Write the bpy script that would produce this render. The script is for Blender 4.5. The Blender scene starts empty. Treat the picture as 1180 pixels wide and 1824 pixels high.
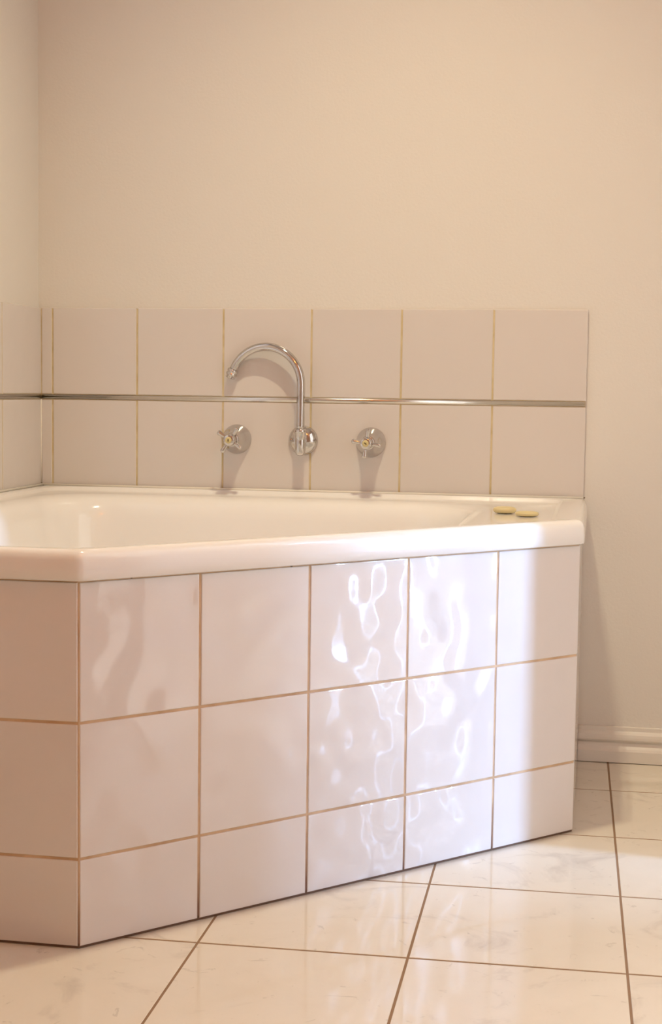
import bpy, bmesh, math, random
from mathutils import Vector, Matrix

random.seed(7)
S = bpy.context.scene
COL = S.collection

# ------------------------------------------------------------------ camera
cam_d = bpy.data.cameras.new('camera')
cam = bpy.data.objects.new('camera', cam_d)
COL.objects.link(cam)
cam_d.sensor_fit = 'HORIZONTAL'
cam_d.sensor_width = 36.0
cam_d.lens = 36.0 * 2677.88 / 1180.0
cam_d.clip_start = 0.05
YAW, PITCH, ROLL = 0.1768, -0.0816, 0.0131
F = Vector((-math.sin(YAW) * math.cos(PITCH), math.cos(YAW) * math.cos(PITCH), math.sin(PITCH)))
R0 = Vector((math.cos(YAW), math.sin(YAW), 0))
U0 = R0.cross(F)
RT = R0 * math.cos(ROLL) + U0 * math.sin(ROLL)
UP = -R0 * math.sin(ROLL) + U0 * math.cos(ROLL)
M = Matrix((RT, UP, -F)).transposed().to_4x4()
M.translation = Vector((1.2689, -3.2791, 0.8002))
cam.matrix_world = M
S.camera = cam

# ------------------------------------------------------------------ light and exposure
S.view_settings.view_transform = 'Standard'
S.view_settings.look = 'None'
S.view_settings.gamma = 1.0
S.view_settings.use_curve_mapping = False
S.view_settings.exposure = -0.07

world = bpy.data.worlds.new('world')
S.world = world
world.use_nodes = True
world.node_tree.nodes['Background'].inputs[0].default_value = (0.75, 0.86, 1.0, 1)
world.node_tree.nodes['Background'].inputs[1].default_value = 0.6

LAMP_COL = (1.0, 0.87, 0.61)
LAMP_W = 46.0
LAMP_POS = [(0.86, -0.93, 2.60), (0.93, -0.93, 2.60)]
for p in LAMP_POS:
    l = bpy.data.lights.new('bulb_light', 'SPOT')
    l.spot_size = math.radians(114)
    l.spot_blend = 1.0
    l.energy = LAMP_W
    l.color = LAMP_COL
    l.shadow_soft_size = 0.022
    o = bpy.data.objects.new('bulb_light', l)
    o.location = p
    COL.objects.link(o)

# unseen orange fill lamp, added to lift the warm ambient light
l = bpy.data.lights.new('room_fill', 'POINT')
l.energy = 13.0
l.color = (1.0, 0.27, 0.03)
l.shadow_soft_size = 0.06
o = bpy.data.objects.new('room_fill', l)
ROOM_FILL = (1.50, -2.70, 2.50)
o.location = ROOM_FILL
COL.objects.link(o)

SRC_X, SRC_Y0, SRC_Y1 = 3.90, -1.09, -1.00          # tall narrow hallway window
l = bpy.data.lights.new('daylight', 'AREA')
l.shape = 'RECTANGLE'
l.size, l.size_y = 2.55, 0.13
l.energy = 262.0
l.color = (0.38, 0.60, 1.0)
o = bpy.data.objects.new('daylight', l)
# local -Z points to -x, local X is up
o.matrix_world = Matrix(((0, 0, 1, SRC_X + 0.16), (0, 1, 0, -1.045), (-1, 0, 0, 1.28), (0, 0, 0, 1)))
COL.objects.link(o)
# broad fill light, added behind an unseen opening in the hallway's side wall
l = bpy.data.lights.new('hall_fill', 'AREA')
l.shape = 'RECTANGLE'
l.size, l.size_y = 1.0, 1.5
l.energy = 80.0
l.color = (0.98, 0.95, 1.0)
o = bpy.data.objects.new('hall_fill', l)
o.matrix_world = Matrix(((1, 0, 0, 2.80), (0, 0, 1, -0.18), (0, -1, 0, 1.35), (0, 0, 0, 1)))
COL.objects.link(o)


# ------------------------------------------------------------------ materials
def new_mat(name, color, rough=0.5, metal=0.0, spec=0.5):
    m = bpy.data.materials.new(name)
    m.use_nodes = True
    b = m.node_tree.nodes['Principled BSDF']
    b.inputs['Base Color'].default_value = (*color, 1)
    b.inputs['Roughness'].default_value = rough
    b.inputs['Metallic'].default_value = metal
    b.inputs['Specular IOR Level'].default_value = spec
    return m, m.node_tree, b


def noise(nt, scale, detail=2.0, rnd=False, rough=0.5, dist=0.0):
    tc = nt.nodes.new('ShaderNodeTexCoord')
    n = nt.nodes.new('ShaderNodeTexNoise')
    n.inputs['Scale'].default_value = scale
    n.inputs['Detail'].default_value = detail
    n.inputs['Roughness'].default_value = rough
    n.inputs['Distortion'].default_value = dist
    vec = tc.outputs['Object']
    if rnd:
        oi = nt.nodes.new('ShaderNodeObjectInfo')
        mu = nt.nodes.new('ShaderNodeMath')
        mu.operation = 'MULTIPLY'
        mu.inputs[1].default_value = 37.0
        nt.links.new(oi.outputs['Random'], mu.inputs[0])
        ad = nt.nodes.new('ShaderNodeVectorMath')
        ad.operation = 'ADD'
        nt.links.new(vec, ad.inputs[0])
        nt.links.new(mu.outputs[0], ad.inputs[1])
        vec = ad.outputs[0]
    nt.links.new(vec, n.inputs['Vector'])
    return n


def bump(nt, b, src, dist, strength=1.0):
    bp = nt.nodes.new('ShaderNodeBump')
    bp.inputs['Strength'].default_value = strength
    bp.inputs['Distance'].default_value = dist
    nt.links.new(src, bp.inputs['Height'])
    nt.links.new(bp.outputs[0], b.inputs['Normal'])


def ramp(nt, src, stops):
    r = nt.nodes.new('ShaderNodeValToRGB')
    e = r.color_ramp.elements
    e[0].position, e[0].color = stops[0][0], (*stops[0][1], 1)
    e[1].position, e[1].color = stops[1][0], (*stops[1][1], 1)
    for p, c in stops[2:]:
        k = e.new(p)
        k.color = (*c, 1)
    nt.links.new(src, r.inputs[0])
    return r


def tinted(nt, b, base, amp):
    """a little tone variation from piece to piece"""
    oi = nt.nodes.new('ShaderNodeObjectInfo')
    r = ramp(nt, oi.outputs['Random'], [(0, tuple(c * (1 - amp) for c in base)), (1, tuple(min(1, c * (1 + amp)) for c in base))])
    nt.links.new(r.outputs[0], b.inputs['Base Color'])


M_WALL, nt, b = new_mat('wall_paint', (0.80, 0.765, 0.70), 0.55, spec=0.3)
bump(nt, b, noise(nt, 160, 3).outputs[0], 0.0004)
M_CEIL, nt, b = new_mat('ceiling_paint', (0.82, 0.80, 0.76), 0.8)
M_TILE, nt, b = new_mat('glazed_tile', (0.81, 0.765, 0.735), 0.05, spec=0.8)
tinted(nt, b, (0.81, 0.765, 0.735), 0.012)
bump(nt, b, noise(nt, 19, 0.0, True).outputs[0], 0.0042)
M_WTILE, nt, b = new_mat('splash_tile', (0.74, 0.69, 0.645), 0.2)
tinted(nt, b, (0.74, 0.69, 0.645), 0.012)
bump(nt, b, noise(nt, 20, 1.0, True).outputs[0], 0.0008)
M_GROUT, nt, b = new_mat('aged_grout', (0.60, 0.46, 0.24), 0.85)
n = noise(nt, 30, 3)
r = ramp(nt, n.outputs[0], [(0.3, (0.58, 0.46, 0.24)), (0.7, (0.74, 0.63, 0.40))])
nt.links.new(r.outputs[0], b.inputs['Base Color'])
M_AGROUT, nt, b = new_mat('surround_grout', (0.62, 0.42, 0.26), 0.85)
n = noise(nt, 25, 3)
r = ramp(nt, n.outputs[0], [(0.3, (0.56, 0.37, 0.22)), (0.7, (0.74, 0.54, 0.35))])
nt.links.new(r.outputs[0], b.inputs['Base Color'])
tcz = nt.nodes.new('ShaderNodeTexCoord')
sxyz = nt.nodes.new('ShaderNodeSeparateXYZ')
nt.links.new(tcz.outputs['Object'], sxyz.inputs[0])
nz_ = noise(nt, 9, 3)
ma = nt.nodes.new('ShaderNodeMath')
ma.operation = 'MULTIPLY_ADD'
nt.links.new(nz_.outputs[0], ma.inputs[0])
ma.inputs[1].default_value = 0.16
nt.links.new(sxyz.outputs['Z'], ma.inputs[2])
rz_ = ramp(nt, ma.outputs[0], [(0.10, (0, 0, 0)), (0.17, (1, 1, 1))])
mg = nt.nodes.new('ShaderNodeMixRGB')
nt.links.new(rz_.outputs[0], mg.inputs[0])
mg.inputs[1].default_value = (0.24, 0.13, 0.085, 1)
nt.links.new(r.outputs[0], mg.inputs[2])
nt.links.new(mg.outputs[0], b.inputs['Base Color'])
M_DGROUT, nt, b = new_mat('dark_grout', (0.16, 0.095, 0.06), 0.9)
M_FLOOR, nt, b = new_mat('marble_tile', (0.78, 0.71, 0.60), 0.07)
n1 = noise(nt, 7, 6, True, 0.6, 1.2)
r1 = ramp(nt, n1.outputs[0], [(0.30, (0.66, 0.60, 0.51)), (0.42, (0.79, 0.73, 0.62)), (1.0, (0.84, 0.78, 0.67))])
n2 = noise(nt, 16, 5, True, 0.6, 2.5)
r2 = ramp(nt, n2.outputs[0], [(0.31, (0.80, 0.79, 0.78)), (0.36, (1, 1, 1))])
mx = nt.nodes.new('ShaderNodeMixRGB')
mx.blend_type = 'MULTIPLY'
mx.inputs[0].default_value = 0.8
nt.links.new(r1.outputs[0], mx.inputs[1])
nt.links.new(r2.outputs[0], mx.inputs[2])
nt.links.new(mx.outputs[0], b.inputs['Base Color'])
bump(nt, b, noise(nt, 9, 1.0, True).outputs[0], 0.0003)
M_FGROUT, nt, b = new_mat('floor_grout', (0.30, 0.19, 0.11), 0.9)
M_BATH, nt, b = new_mat('bath_acrylic', (0.93, 0.915, 0.885), 0.12)
b.inputs['Coat Weight'].default_value = 0.3
b.inputs['Coat Roughness'].default_value = 0.05
M_CHROME, nt, b = new_mat('chrome', (0.62, 0.60, 0.585), 0.07, 1.0)
M_STRIP, nt, b = new_mat('polished_strip', (0.72, 0.70, 0.66), 0.18, 1.0)
M_BUTTON, nt, b = new_mat('yellowed_plastic', (0.68, 0.58, 0.28), 0.35)
M_MARK, nt, b = new_mat('dark_mark', (0.12, 0.08, 0.03), 0.6)
M_SOAP, nt, b = new_mat('soap', (0.74, 0.63, 0.34), 0.45)
b.inputs['Subsurface Weight'].default_value = 0.15
b.inputs['Subsurface Radius'].default_value = (0.01, 0.008, 0.004)
M_SEAL, nt, b = new_mat('silicone', (0.83, 0.79, 0.70), 0.4)
M_SKIRT, nt, b = new_mat('skirting_paint', (0.80, 0.755, 0.68), 0.4)
M_WOOD, nt, b = new_mat('door_frame_paint', (0.82, 0.80, 0.76), 0.4)
M_GLASS, nt, b = new_mat('window_glass', (1, 1, 1), 0.02)
tr = nt.nodes.new('ShaderNodeBsdfTransparent')
mxs = nt.nodes.new('ShaderNodeMixShader')
mxs.inputs[0].default_value = 0.06
nt.links.new(tr.outputs[0], mxs.inputs[1])
nt.links.new(b.outputs[0], mxs.inputs[2])
nt.links.new(mxs.outputs[0], nt.nodes['Material Output'].inputs['Surface'])


# ------------------------------------------------------------------ helpers
def link(name, me, mat, parent=None):
    ob = bpy.data.objects.new(name, me)
    if mat is not None and len(me.materials) == 0:
        me.materials.append(mat)
    COL.objects.link(ob)
    if parent is not None:
        ob.parent = parent
    return ob


def empty(name, loc=(0, 0, 0)):
    ob = bpy.data.objects.new(name, None)
    ob.empty_display_size = 0.05
    ob.location = loc
    COL.objects.link(ob)
    return ob


def tag(ob, label, cat, group=None, kind=None):
    ob['label'] = label
    ob['category'] = cat
    if group:
        ob['group'] = group
    if kind:
        ob['kind'] = kind
    return ob


def mesh(name, verts, faces, smooth=False):
    me = bpy.data.meshes.new(name)
    me.from_pydata(verts, [], faces)
    me.validate()
    bm = bmesh.new()
    bm.from_mesh(me)
    bmesh.ops.recalc_face_normals(bm, faces=bm.faces)
    bm.to_mesh(me)
    bm.free()
    if smooth:
        for p in me.polygons:
            p.use_smooth = True
    return me


def boxes(name, lst):
    v, f = [], []
    for (x0, x1, y0, y1, z0, z1) in lst:
        k = len(v)
        v += [(x0, y0, z0), (x1, y0, z0), (x1, y1, z0), (x0, y1, z0), (x0, y0, z1), (x1, y0, z1), (x1, y1, z1), (x0, y1, z1)]
        f += [tuple(k + i for i in q) for q in ((0, 3, 2, 1), (4, 5, 6, 7), (0, 1, 5, 4), (1, 2, 6, 5), (2, 3, 7, 6), (3, 0, 4, 7))]
    return mesh(name, v, f)


def slab(name, pts, z0, z1, bev):
    """prism of a convex polygon (counter-clockwise in xy) with a chamfered top"""
    n = len(pts)
    c = Vector((sum(p[0] for p in pts) / n, sum(p[1] for p in pts) / n))
    ins = inset(pts, bev)
    v = [(p[0], p[1], z0) for p in pts] + [(p[0], p[1], z1 - bev) for p in pts] + [(p[0], p[1], z1) for p in ins]
    f = [tuple(range(n))[::-1], tuple(range(2 * n, 3 * n))]
    for i in range(n):
        j = (i + 1) % n
        f.append((i, j, n + j, n + i))
        f.append((n + i, n + j, 2 * n + j, 2 * n + i))
    return mesh(name, v, f)


def inset(pts, d):
    """offset every edge of a counter-clockwise polygon inwards by d (a number or one per edge)"""
    n = len(pts)
    ds = d if isinstance(d, (list, tuple)) else [d] * n
    lines = []
    for i in range(n):
        a, b_ = Vector(pts[i][:2]), Vector(pts[(i + 1) % n][:2])
        t = (b_ - a).normalized()
        nn = Vector((-t.y, t.x))
        lines.append((a + nn * ds[i], t))
    out = []
    for i in range(n):
        p, t = lines[i - 1]
        q, s = lines[i]
        den = t.x * s.y - t.y * s.x
        k = ((q.x - p.x) * s.y - (q.y - p.y) * s.x) / den
        out.append((p.x + t.x * k, p.y + t.y * k))
    return out


def rounded(pts, radii, K=8, E=7):
    """counter-clockwise polygon with rounded corners, always the same number of points"""
    n = len(pts)
    arcs = []
    for i in range(n):
        p = Vector(pts[i][:2])
        a = (Vector(pts[i - 1][:2]) - p)
        c = (Vector(pts[(i + 1) % n][:2]) - p)
        r = radii[i]
        ta, tc = a.normalized(), c.normalized()
        ang = ta.angle(tc)
        L = r / math.tan(ang / 2)
        s, e = p + ta * L, p + tc * L
        ctr = p + (ta + tc).normalized() * (r / math.sin(ang / 2))
        a0 = math.atan2(s.y - ctr.y, s.x - ctr.x)
        a1 = math.atan2(e.y - ctr.y, e.x - ctr.x)
        dA = (a1 - a0 + math.pi) % (2 * math.pi) - math.pi
        arcs.append([(ctr.x + r * math.cos(a0 + dA * k / K), ctr.y + r * math.sin(a0 + dA * k / K)) for k in range(K + 1)])
    out = []
    for i in range(n):
        out += arcs[i]
        s, e = Vector(arcs[i][-1]), Vector(arcs[(i + 1) % n][0])
        for k in range(1, E):
            q = s.lerp(e, k / E)
            out.append((q.x, q.y))
    return out


def loft(name, rings, cap_last=True, smooth=True):
    n = len(rings[0])
    v = [p for r in rings for p in r]
    f = []
    for a in range(len(rings) - 1):
        for i in range(n):
            j = (i + 1) % n
            f.append((a * n + i, a * n + j, (a + 1) * n + j, (a + 1) * n + i))
    if cap_last:
        v.append(tuple(sum(p[k] for p in rings[-1]) / n for k in range(3)))
        a = len(rings) - 1
        for i in range(n):
            f.append((a * n + i, a * n + (i + 1) % n, len(v) - 1))
    return mesh(name, v, f, smooth)


def lathe(name, prof, seg=32, axis='-y', smooth=True):
    """prof: (radius, distance along axis)"""
    v, f = [], []
    for r, d in prof:
        for k in range(seg):
            a = 2 * math.pi * k / seg
            x, z = max(r, 1e-5) * math.cos(a), max(r, 1e-5) * math.sin(a)
            v.append({'-y': (x, -d, z), 'z': (x, z, d)}[axis])
    for a in range(len(prof) - 1):
        for k in range(seg):
            j = (k + 1) % seg
            f.append((a * seg + k, a * seg + j, (a + 1) * seg + j, (a + 1) * seg + k))
    f.append(tuple(range(seg)))
    f.append(tuple(range((len(prof) - 1) * seg, len(prof) * seg)))
    me = mesh(name, v, f, smooth)
    me.polygons[len(me.polygons) - 1].use_smooth = False
    return me


def tube(name, path, rad, seg=20):
    v, f = [], []
    m = len(path)
    P = [Vector(p) for p in path]
    ref = Vector((0.1, 1, 0.05)).normalized()
    for i in range(m):
        t = (P[min(i + 1, m - 1)] - P[max(i - 1, 0)]).normalized()
        u = ref.cross(t).normalized()
        w = t.cross(u)
        r = rad[i] if isinstance(rad, list) else rad
        for k in range(seg):
            a = 2 * math.pi * k / seg
            v.append(tuple(P[i] + u * math.cos(a) * r + w * math.sin(a) * r))
    for i in range(m - 1):
        for k in range(seg):
            j = (k + 1) % seg
            f.append((i * seg + k, i * seg + j, (i + 1) * seg + j, (i + 1) * seg + k))
    f.append(tuple(range(seg)))
    f.append(tuple(range((m - 1) * seg, m * seg)))
    return mesh(name, v, f, True)


TILE_CACHE = {}


def wall_tile(w, h, mat, thick=0.008, bev=0.0012):
    """slab with its lower left corner at the origin, glazed face towards -y"""
    key = (round(w, 4), round(h, 4), mat.name)
    if key not in TILE_CACHE:
        v = []
        for (d, i) in ((0, 0), (thick - bev, 0), (thick - bev * 0.25, bev * 0.4), (thick, bev * 1.4)):
            v += [(i, -d, i), (w - i, -d, i), (w - i, -d, h - i), (i, -d, h - i)]
        f = [(3, 2, 1, 0), (12, 13, 14, 15)]
        for a in range(3):
            for i in range(4):
                j = (i + 1) % 4
                f.append((a * 4 + i, a * 4 + j, a * 4 + 4 + j, a * 4 + 4 + i))
        me = mesh('tile', v, f)
        me.materials.append(mat)
        TILE_CACHE[key] = me
    return TILE_CACHE[key]


def put_tile(w, h, mat, loc, rz, parent, wob=0.0025):
    ob = link('tile', wall_tile(w, h, mat), None, parent)
    ob.location = loc
    ob.rotation_euler = (random.uniform(-wob, wob), 0, rz + random.uniform(-wob, wob))
    return ob


# ------------------------------------------------------------------ measures
XR, YB, ZC = 2.00, -4.10, 2.70                 # right wall, rear wall, ceiling
X0 = 0.0358                                    # first joint of the splashback
ZT, ZS, ZR = 0.9756, 0.7749, 0.5724            # splashback top, strip, bath rim
ZA, ZB, ZCC = 0.5233, 0.3262, 0.1303           # joints of the surround
P1 = Vector((0.5565, -1.2894))
P2 = Vector((1.2377, -0.5522))
FD = (P2 - P1).normalized()
FN = Vector((FD.y, -FD.x))                     # outwards
G = 0.0040                                     # joint width

# ------------------------------------------------------------------ room shell
wall_back = link('wall_back', boxes('wall_back', [(-0.12, XR + 0.12, 0, 0.12, -0.1, ZC)]), M_WALL)
tag(wall_back, 'cream painted rear wall with two rows of splashback tiles above the bath', 'wall', kind='structure')
wall_left = link('wall_left', boxes('wall_left', [(-0.12, 0, YB - 0.12, 0, -0.1, ZC)]), M_WALL)
tag(wall_left, 'cream painted side wall meeting the bath in the corner', 'wall', kind='structure')
DJ0, DJ1 = -0.762, -1.56                       # doorway in the right wall
wall_right = link('wall_right', boxes('wall_right', [
    (XR, XR + 0.10, DJ0, 0, -0.1, ZC), (XR, XR + 0.10, YB - 0.12, DJ1, -0.1, ZC), (XR, XR + 0.10, DJ1, DJ0, 2.05, ZC)]), M_WALL)
tag(wall_right, 'cream painted wall with the open doorway to the hallway', 'wall', kind='structure')
wall_front = link('wall_front', boxes('wall_front', [(0, XR, YB - 0.12, YB, -0.1, ZC)]), M_WALL)
tag(wall_front, 'cream painted wall facing the bath across the room', 'wall', kind='structure')
ceiling = link('ceiling', boxes('ceiling', [(-0.12, 4.2, YB - 0.12, 0.12, ZC, ZC + 0.1)]), M_CEIL)
tag(ceiling, 'plain off-white painted bathroom ceiling', 'ceiling', kind='structure')
# hallway beyond the doorway, with a tall narrow window at its end
wall_hall = link('wall_hall', boxes('wall_hall', [
    (XR + 0.10, 2.3, -0.30, -0.20, -0.1, ZC), (3.3, 4.0, -0.30, -0.20, -0.1, ZC),
    (2.3, 3.3, -0.30, -0.20, -0.1, 0.6), (2.3, 3.3, -0.30, -0.20, 2.1, ZC),
    (XR + 0.10, 4.0, -2.60, -2.50, -0.1, ZC),
    (3.38, 3.46, -2.50, -1.014, -0.1, ZC),  # unseen stub, added to cut the daylight off softly on its near side
    (SRC_X, SRC_X + 0.1, SRC_Y1, -0.30, -0.1, ZC), (SRC_X, SRC_X + 0.1, -2.50, SRC_Y0, -0.1, ZC),
    (SRC_X, SRC_X + 0.1, SRC_Y0, SRC_Y1, -0.1, 0.0), (SRC_X, SRC_X + 0.1, SRC_Y0, SRC_Y1, 2.55, ZC)]), M_CEIL)
tag(wall_hall, 'white painted hallway walls with an added daylight-blocking stub beyond the open doorway', 'wall', kind='structure')
floor_hall = link('floor_hall', boxes('floor_hall', [(XR, 4.2, -2.6, -0.2, -0.1, -0.001)]), M_FLOOR)
tag(floor_hall, 'pale polished hallway floor beyond the open doorway', 'floor', kind='structure')

# floor with its single tiles
floor = link('floor', boxes('floor', [(0, XR, YB, 0, -0.1, -0.0005)]), M_FGROUT)
tag(floor, 'cream marbled ceramic floor tiles with thin brown joints', 'floor', kind='structure')


def clip(poly, axis, lim, sign):
    out = []
    for i in range(len(poly)):
        a, b_ = poly[i], poly[(i + 1) % len(poly)]
        da, db = sign * (lim - a[axis]), sign * (lim - b_[axis])
        if da >= 0:
            out.append(a)
        if (da > 0 > db) or (da < 0 < db):
            t = da / (da - db)
            out.append((a[0] + (b_[0] - a[0]) * t, a[1] + (b_[1] - a[1]) * t))
    return out


FX, FY, FPX, FPY, FROT = 0.7147, -1.2288, 0.3055, 0.3242, 0.0183
cr, sr = math.cos(FROT), math.sin(FROT)
FG = 0.0035
FGY = 0.0052
for i in range(-4, 6):
    for j in range(-10, 6):
        q = []
        for a, c in ((0, 0), (1, 0), (1, 1), (0, 1)):
            u = (i + a) * FPX + (FG / 2 if a == 0 else -FG / 2)
            w = (j + c) * FPY + (FGY / 2 if c == 0 else -FGY / 2)
            q.append((FX + cr * u - sr * w, FY + sr * u + cr * w))
        # wholly beneath the bath: nothing of it shows
        if all(p[0] < 1.2 and p[1] > -1.25 and (Vector(p) - P1).dot(FN) < -0.03 for p in q):
            continue
        q = clip(q, 0, XR - 0.001, 1)
        q = clip(q, 0, 0.001, -1) if q else q
        q = clip(q, 1, -0.001, 1) if q else q
        q = clip(q, 1, YB + 0.001, -1) if q else q
        if len(q) < 3:
            continue
        area = 0.5 * sum(q[k][0] * q[(k + 1) % len(q)][1] - q[(k + 1) % len(q)][0] * q[k][1] for k in range(len(q)))
        if area < 0.0012:
            continue
        cx = sum(p[0] for p in q) / len(q)
        cy = sum(p[1] for p in q) / len(q)
        ob = link('floor_tile', slab('floor_tile', [(p[0] - cx, p[1] - cy) for p in q], -0.006, 0.0, 0.0006), M_FLOOR, floor)
        ob.location = (cx, cy, 0)

# skirting board
prof = [(0, 0.0015), (0.016, 0.0015), (0.016, 0.026), (0.0135, 0.031), (0.0095, 0.036), (0.0070, 0.0425), (0.0068, 0.047),
        (0.0125, 0.0475), (0.0140, 0.051), (0.0138, 0.056), (0.0125, 0.062), (0.0095, 0.0665), (0.0070, 0.069), (0.0065, 0.077), (0.0055, 0.078), (0, 0.078)]
XS = P2.x + 0.0005
v = [(x, -d, z) for x in (XS, XR) for d, z in prof]
n = len(prof)
f = [(i, (i + 1) % n, n + (i + 1) % n, n + i) for i in range(n)] + [tuple(range(n)), tuple(range(n, 2 * n))]
bb = link('baseboard_back', mesh('baseboard_back', v, f), M_SKIRT)
tag(bb, 'moulded cream skirting board along the wall beside the bath', 'baseboard', kind='structure')
v = [(XR - d, y, z) for y in (-0.016, DJ0 + 0.06) for d, z in prof]
br = link('baseboard_right', mesh('baseboard_right', v, f), M_SKIRT)
tag(br, 'moulded cream skirting board between the room corner and the doorway', 'baseboard', kind='structure')

# door lining of the open doorway
dl = link('trim_1', boxes('trim_1', [
    (XR - 0.012, XR, DJ0, DJ0 + 0.055, 0, 2.10), (XR - 0.012, XR, DJ1 - 0.055, DJ1, 0, 2.10), (XR - 0.012, XR, DJ1, DJ0, 2.05, 2.10)]), M_WOOD)
tag(dl, 'white painted architrave around the open doorway', 'door trim', kind='structure')
win = link('window_1', boxes('window_1', [(SRC_X + 0.05, SRC_X + 0.054, SRC_Y0, SRC_Y1, 0.0, 2.55)]), M_GLASS)
fill_win = link('fill_window', boxes('fill_window', [(2.3, 3.3, -0.252, -0.248, 0.6, 2.1)]), M_GLASS)  # unseen side window, added to go with the hallway fill light
tag(fill_win, 'wide clear glass window added for fill light in the side wall of the hallway', 'window', kind='structure')
tag(win, 'tall narrow clear glass window at the end of the hallway', 'window', kind='structure')

# ------------------------------------------------------------------ splashback tiles
TT = 0.008                                      # tile thickness
STR = 0.0055                                    # half height of the strip
rows = [(ZS + STR + 0.001, ZT), (ZR - 0.040, ZS - STR - 0.001)]
TR = X0 + 1.2                                   # right end
gb = link('grout', boxes('grout', [(0, TR - 0.0015, -0.0068, 0, ZR - 0.040, ZT - 0.0015)]), M_GROUT, wall_back)
for z0, z1 in rows:
    put_tile(X0 - G / 2 - TT - 0.002, z1 - z0, M_WTILE, (TT + 0.002, 0, z0), 0, wall_back)
    for i in range(6):
        w = 0.2 - G if i < 5 else 0.2 - G / 2
        put_tile(w, z1 - z0, M_WTILE, (X0 + 0.2 * i + G / 2, 0, z0), 0, wall_back, 0.0015)
gl = link('grout', boxes('grout', [(0, 0.0068, -1.46, 0, ZR - 0.040, ZT - 0.0015)]), M_GROUT, wall_left)
for z0, z1 in rows:
    y = -0.0015
    for w in (0.232, 0.2, 0.2, 0.2, 0.2, 0.2, 0.2):
        # local x runs towards -y ... the glazed face looks to +x
        put_tile(w - G, z1 - z0, M_WTILE, (0, y - w + G, z0), math.pi / 2, wall_left, 0.0012)
        y -= w


def half_round(n_=8, r=STR, out=0.0035):
    return [(TT - 0.003, -r)] + [(TT - 0.001 + out * math.sin(math.pi * k / n_), -r * math.cos(math.pi * k / n_)) for k in range(n_ + 1)] + [(TT - 0.003, r)]


hp = half_round()
n = len(hp)
f = [(i, (i + 1) % n, n + (i + 1) % n, n + i) for i in range(n)] + [tuple(range(n)), tuple(range(n, 2 * n))]
t2 = link('trim_2', mesh('trim_2', [(x, -d, ZS + z) for x in (TT + 0.003, TR - 0.002) for d, z in hp], f, True), M_STRIP)
tag(t2, 'thin polished metal strip between the tile rows behind the taps', 'trim strip', kind='structure')
t3 = link('trim_3', mesh('trim_3', [(d, y, ZS + z) for y in (-0.009, -1.45) for d, z in hp], f, True), M_STRIP)
tag(t3, 'thin polished metal strip between the tile rows of the side wall', 'trim strip', kind='structure')
for t in (t2, t3):
    t.data.polygons[len(t.data.polygons) - 1].use_smooth = False
    t.data.polygons[len(t.data.polygons) - 2].use_smooth = False

cs = link('corner_sealant', tube('corner_sealant', [(0.0085, -0.0085, ZR + 0.006), (0.0085, -0.0085, 0.66), (0.0085, -0.0085, ZS - STR)], 0.0022, 8), M_SEAL, wall_back)
# ------------------------------------------------------------------ tiled bath surround
sur = empty('bath_surround', (0.62, -0.62, 0))
tag(sur, 'pale pinkish tiled surround with sandy joints beneath the white corner bath', 'tiled surround')
off = Vector((-0.62, -0.62, 0))


def sp(x, y, z=0):
    return (x - 0.62, y + 0.62, z)


# outer line of the masonry: joints lie 2 mm behind the glaze
a = P1 - FN * 0.0022
outer_pts = [(0.001, P1.y), (P1.x, P1.y), (P2.x, P2.y), (P2.x, -0.001), (0.001, -0.001)]
core = inset(outer_pts, [0.0014, 0.0014, 0.0014, 0, 0])
inner = inset(outer_pts, [0.045, 0.045, 0.045, 0, 0])


def strip_wall(name, z0, z1, mat):
    v, f = [], []
    for k in range(4):
        for z in (z0, z1):
            for q in (core[k], inner[k]):
                v.append(sp(q[0], q[1], z))
    for k in range(3):
        A, B = 4 * k, 4 * k + 4
        f += [(A, B, B + 2, A + 2), (A + 1, A + 3, B + 3, B + 1), (A + 2, B + 2, B + 3, A + 3), (A, A + 1, B + 1, B)]
    f += [(0, 2, 3, 1), (12, 13, 15, 14)]
    return link(name, mesh(name, v, f), mat, sur)


strip_wall('grout', 0.0075, ZA + 0.0050, M_AGROUT)
strip_wall('base_joint', 0.0005, 0.0075, M_DGROUT)
zrows = [(0.0038, ZCC - G / 2), (ZCC + G / 2, ZB - G / 2), (ZB + G / 2, ZA + 0.0025)]
FL = (P2 - P1).length
fa = math.atan2(FD.y, FD.x)
for z0, z1 in zrows:
    for c in range(5):
        s0 = FL * c / 5 + (G / 2 if c else 0.0022)
        s1 = FL * (c + 1) / 5 - (G / 2 if c < 4 else 0.0006)
        q = P1 + FD * s0 - FN * TT
        put_tile(s1 - s0, z1 - z0, M_TILE, sp(q.x, q.y, z0), fa, sur)
    for c in range(3):
        x1 = P1.x - 0.0022 - 0.2 * c
        x0 = max(0.002, x1 - 0.2 + G)
        put_tile(x1 - x0, z1 - z0, M_TILE, sp(x0, P1.y + TT, z0), 0, sur)
    for c in range(3):
        y0 = P2.y + 0.0035 + 0.2 * c
        y1 = min(-0.018 if z0 < 0.05 else -0.002, y0 + 0.2 - G)
        put_tile(y1 - y0, z1 - z0, M_TILE, sp(P2.x - TT, y0, z0), math.pi / 2, sur, 0.0)

# ------------------------------------------------------------------ bath
bath = empty('corner_bath', (0.62, -0.62, 0.18))
tag(bath, 'glossy white corner bath with a cut-off front set in the tiled surround', 'bath')
WG = 0.0105
f1 = P1 + FN * 0.011
f2 = P2 + FN * 0.011
ybf, xbr = P1.y - 0.010, P2.x + 0.0075


def on_front(x=None, y=None):
    if x is not None:
        k = (x - f1.x) / FD.x
    else:
        k = (y - f1.y) / FD.y
    p = f1 + FD * k
    return (p.x, p.y)


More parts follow.
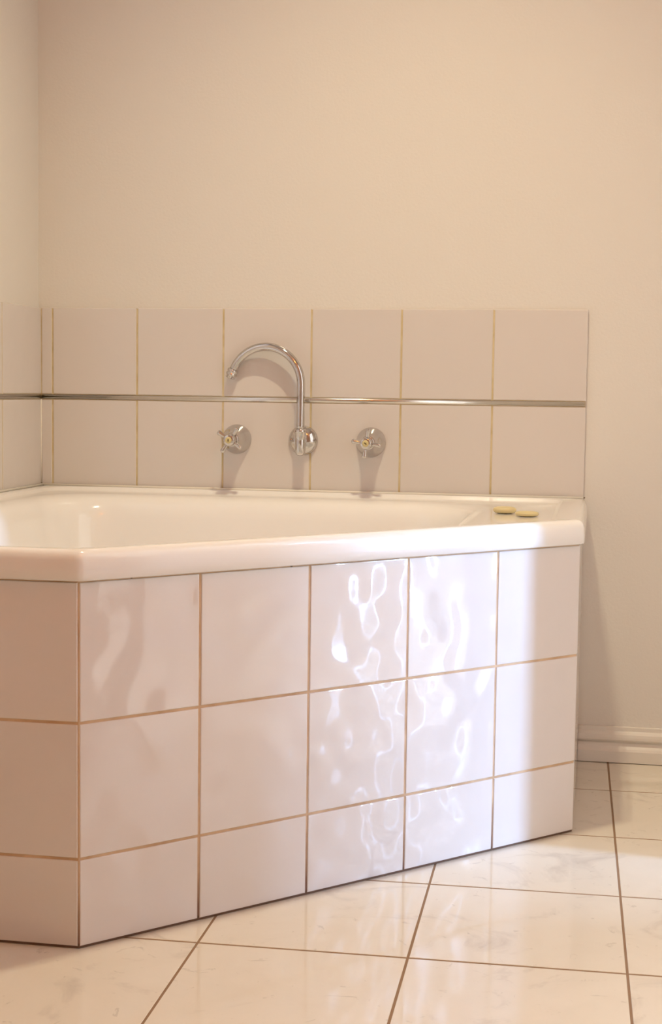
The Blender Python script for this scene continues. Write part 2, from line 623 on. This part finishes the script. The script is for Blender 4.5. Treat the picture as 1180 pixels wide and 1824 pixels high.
OUT = [(WG, ybf), on_front(y=ybf), on_front(x=xbr), (xbr, -WG), (WG, -WG)]   # counter-clockwise
ORAD = [0.004, 0.022, 0.018, 0.006, 0.004]


def ring(poly, d, z, rad):
    pts = rounded(inset(poly, d) if d else poly, rad)
    return [(p[0] - 0.62, p[1] + 0.62, z - 0.18) for p in pts]


LED = inset(OUT, [0.045, 0.045, 0.055, 0.017, 0.030])
LRAD = [0.06, 0.10, 0.05, 0.045, 0.06]
BOWL = inset(OUT, [0.060, 0.058, 0.225, 0.100, 0.080])
BRAD = [0.13, 0.16, 0.13, 0.15, 0.14]


def rr(base, d):
    return [max(0.003, r - d * 0.6) for r in base]


rings = [
    ring(OUT, 0.010, 0.531, rr(ORAD, 0.010)), ring(OUT, 0.003, 0.5285, rr(ORAD, 0.003)), ring(OUT, 0.0, 0.531, ORAD),
    ring(OUT, 0.0, 0.545, ORAD), ring(OUT, 0.0008, 0.558, ORAD), ring(OUT, 0.003, 0.5650, ORAD), ring(OUT, [0.0065, 0.0065, 0.0065, 0.004, 0.005], 0.5695, ORAD),
    ring(OUT, [0.011, 0.011, 0.011, 0.006, 0.008], 0.5718, ORAD), ring(OUT, [0.017, 0.017, 0.017, 0.008, 0.011], 0.5725, ORAD), ring(OUT, [0.023, 0.023, 0.023, 0.010, 0.015], 0.5722, [0.012, 0.034, 0.026, 0.012, 0.012]),
    ring(LED, -0.005, 0.5710, LRAD), ring(LED, 0.0, 0.5690, LRAD), ring(LED, 0.005, 0.5650, LRAD), ring(LED, 0.010, 0.5630, LRAD),
    ring(BOWL, [-0.008, -0.008, -0.045, -0.034, -0.022], 0.5624, [r + 0.008 for r in BRAD]), ring(BOWL, [-0.003, -0.003, -0.022, -0.018, -0.010], 0.5606, BRAD),
    ring(BOWL, [0.002, 0.002, -0.004, -0.004, -0.001], 0.5570, BRAD), ring(BOWL, [0.007, 0.007, 0.007, 0.006, 0.007], 0.5515, BRAD), ring(BOWL, 0.014, 0.5430, BRAD), ring(BOWL, 0.0195, 0.532, BRAD), ring(BOWL, 0.024, 0.517, BRAD),
    ring(BOWL, 0.036, 0.44, BRAD), ring(BOWL, 0.050, 0.33, BRAD), ring(BOWL, 0.062, 0.270, BRAD), ring(BOWL, 0.080, 0.225, BRAD),
    ring(BOWL, 0.105, 0.198, BRAD), ring(BOWL, 0.145, 0.186, BRAD), ring(BOWL, 0.20, 0.182, [0.1] * 5)]
sh = link('shell', loft('shell', rings), M_BATH, bath)
# bead of sealant along both walls
seal = tube('sealant', [(TR - 0.62, -0.0128 + 0.62, 0.5735 - 0.18), (0.3 - 0.62, -0.0128 + 0.62, 0.5735 - 0.18), (0.0128 - 0.62, -0.0128 + 0.62, 0.5735 - 0.18)], 0.0032, 8)
link('sealant', seal, M_SEAL, bath)
seal = tube('sealant', [(0.0128 - 0.62, -0.0128 + 0.62, 0.5735 - 0.18), (0.0128 - 0.62, -0.5 + 0.62, 0.5735 - 0.18), (0.0128 - 0.62, ybf + 0.63, 0.5735 - 0.18)], 0.0032, 8)
link('sealant', seal, M_SEAL, bath)
for (mx_, my_, mz_, ml) in ((TR + 0.002, -0.0125, 0.5745, 0.0022), (0.806, -1.0275, 0.5283, 0.0026), (0.615, -1.2320, 0.5283, 0.0018)):
    mo = link('mould_spot', lathe('mould_spot', [(0.0, -0.0016), (0.0013, -0.0011), (0.0017, 0.0), (0.0013, 0.0011), (0.0, 0.0016)], 10, 'z'), M_MARK, bath)
    mo.location = (mx_ - 0.62, my_ + 0.62, mz_ - 0.18)
    mo.scale = (ml / 0.0017, 1, 1)
    mo.rotation_euler = (0, 0, fa)
dr = lathe('drain', [(0.034, 0), (0.036, 0.002), (0.033, 0.004), (0.022, 0.003), (0.020, 0.001), (0.0, 0.001)], 28, 'z')
d_ = link('drain', dr, M_CHROME, bath)
d_.location = (-0.10, 0.10, 0.003)

# ------------------------------------------------------------------ taps
YT = -TT                                        # face of the wall tiles


def tap(name, x, z, rot, mark_rot, label):
    t = empty(name, (x, YT, z))
    tag(t, label, 'tap', 'chrome wall taps above the bath')
    link('flange', lathe('flange', [(0.0325, 0), (0.0332, 0.0015), (0.0330, 0.003), (0.0315, 0.0062), (0.0285, 0.0125), (0.0245, 0.0195), (0.0205, 0.0265),
                                    (0.0175, 0.034), (0.0158, 0.041), (0.0150, 0.047), (0.0152, 0.0485), (0.012, 0.0495), (0.0, 0.0495)], 40), M_CHROME, t)
    h = link('handle', lathe('handle', [(0.0098, 0.049), (0.0098, 0.054), (0.0120, 0.0570), (0.0132, 0.0620), (0.0132, 0.0745), (0.0122, 0.0785), (0.0105, 0.0800), (0.0, 0.0800)], 32), M_CHROME, t)
    for k in range(4):
        prof_ = [(0.0030, 0.010), (0.0036, 0.0140), (0.0042, 0.0180), (0.0049, 0.0225), (0.0056, 0.0265), (0.0057, 0.0290), (0.0048, 0.0312), (0.0026, 0.0324), (0.0, 0.0326)]
        arm = link('arm', lathe('arm', prof_, 18, 'z'), M_CHROME, h)
        an = rot + k * math.pi / 2
        d = Vector((math.cos(an), 0, math.sin(an)))
        arm.rotation_mode = 'QUATERNION'
        arm.rotation_quaternion = d.to_track_quat('Z', 'Y')
        arm.location = (0, -0.068, 0)
    bt = link('button', lathe('button', [(0.0072, 0.0795), (0.0072, 0.0812), (0.0060, 0.0822), (0.0, 0.0826)], 24), M_BUTTON, h)
    bt['label'] = 'yellowed round button on the handle'
    mk = link('marking', boxes('marking', [(-0.0011, 0.0011, -0.0829, -0.0818, -0.0030, 0.0030)]), M_MARK, h)
    mk.rotation_euler = (0, mark_rot, 0)
    return t


tap('bath_tap', 0.469, 0.686, math.radians(57), 0.0, 'chrome cross-handle tap on the tiles directly below the spout outlet')
tap('bath_tap', 0.772, 0.6845, math.radians(82), -0.9, 'chrome cross-handle tap on the tiles on the side the spout turns away from')

sx, sz = 0.620, 0.686
spout = empty('bath_spout', (sx, YT, sz))
tag(spout, 'curved chrome gooseneck bath spout on a round wall plate between two taps', 'spout')
link('flange', lathe('flange', [(0.0325, 0), (0.0332, 0.0015), (0.0330, 0.003), (0.0312, 0.0068), (0.0268, 0.0118), (0.0200, 0.0158), (0.0150, 0.0180), (0.0, 0.0180)], 40), M_CHROME, spout)
PL = 0.034                                      # pipe axis in front of the tiles
neck = link('neck', lathe('neck', [(0.0118, 0.015), (0.0112, 0.020), (0.0112, PL)], 28), M_CHROME, spout)
bod = lathe('body', [(0.0, -0.0335), (0.0052, -0.0328), (0.0092, -0.0300), (0.0112, -0.0255), (0.0120, -0.019), (0.0124, 0.0), (0.0124, 0.0165), (0.0136, 0.0180), (0.0138, 0.0232), (0.0124, 0.0255), (0.0100, 0.0262), (0.0, 0.0262)], 32, 'z')
bd = link('body', bod, M_CHROME, spout)
bd.location = (0, -PL, 0)
RA = 0.0815
zsp = 0.891 - sz - RA
path, rad = [], []
for k in range(9):
    path.append((0, -PL, 0.02 + (zsp - 0.02) * k / 8))
A1 = math.radians(158)
for k in range(1, 41):
    a_ = A1 * k / 40
    u = RA * (1 - math.cos(a_))
    path.append((-u, -PL + 0.020 * u / (2 * RA), zsp + RA * math.sin(a_)))
link('pipe', tube('pipe', path, 0.0092, 24), M_CHROME, spout)
tipv = Vector(path[-1])
tdir = (Vector(path[-1]) - Vector(path[-2])).normalized()
nz = lathe('nozzle', [(0.0092, -0.002), (0.0118, 0.0), (0.0124, 0.002), (0.0124, 0.0050), (0.0112, 0.0060), (0.0112, 0.0075), (0.0124, 0.0085), (0.0124, 0.0120), (0.0114, 0.0140),
                      (0.0104, 0.0145), (0.0104, 0.0195), (0.0090, 0.0205), (0.0, 0.0190)], 28, 'z')
nzo = link('nozzle', nz, M_CHROME, spout)
nzo.rotation_mode = 'QUATERNION'
nzo.rotation_quaternion = tdir.to_track_quat('Z', 'Y')
nzo.location = tipv

# ------------------------------------------------------------------ soaps on the bath ledge
sprof = [(0.0, 0.0), (0.016, 0.0), (0.0205, 0.0012), (0.0228, 0.0040), (0.0225, 0.0068), (0.0205, 0.0088), (0.0165, 0.0100), (0.0158, 0.0096), (0.0, 0.0094)]
LZ = 0.5634
for (x, y, lab, hz) in ((1.088, -0.335, 'thicker round pale yellow guest soap on the bath ledge close to the wall', 1.15),
                        (1.134, -0.395, 'thin round pale yellow guest soap on the bath ledge towards its squared end', 0.85)):
    s_ = link('soap', lathe('soap', [(r_, h_ * hz) for r_, h_ in sprof], 36, 'z'), M_SOAP)
    s_.location = (x, y, LZ)
    tag(s_, lab, 'soap', 'round soaps on the bath ledge')

# ------------------------------------------------------------------ ceiling lamp (above the frame)
lamp = empty('ceiling_lamp', (0.895, -0.93, ZC))
tag(lamp, 'white twin-bulb ceiling lamp above the bath', 'lamp')
link('housing', boxes('housing', [(-0.27, 0.27, -0.14, 0.14, -0.035, 0)]), M_WOOD, lamp)
for p in LAMP_POS:
    sk = link('socket', lathe('socket', [(0.03, -0.055), (0.032, -0.035), (0.0, -0.035)], 24, 'z'), M_WOOD, lamp)
    sk.location = (p[0] - 0.895, 0, 0)
fill_lamp = empty('ceiling_lamp', (ROOM_FILL[0], ROOM_FILL[1], ZC))  # fitting added to go with the unseen warm fill lamp
tag(fill_lamp, 'small white single-bulb ceiling lamp added as unseen warm fill above the open floor', 'lamp')
link('housing', lathe('housing', [(0.09, -0.03), (0.10, -0.02), (0.10, 0.0), (0.0, 0.0)], 28, 'z'), M_WOOD, fill_lamp)
link('socket', lathe('socket', [(0.022, -0.12), (0.025, -0.03), (0.0, -0.03)], 24, 'z'), M_WOOD, fill_lamp)
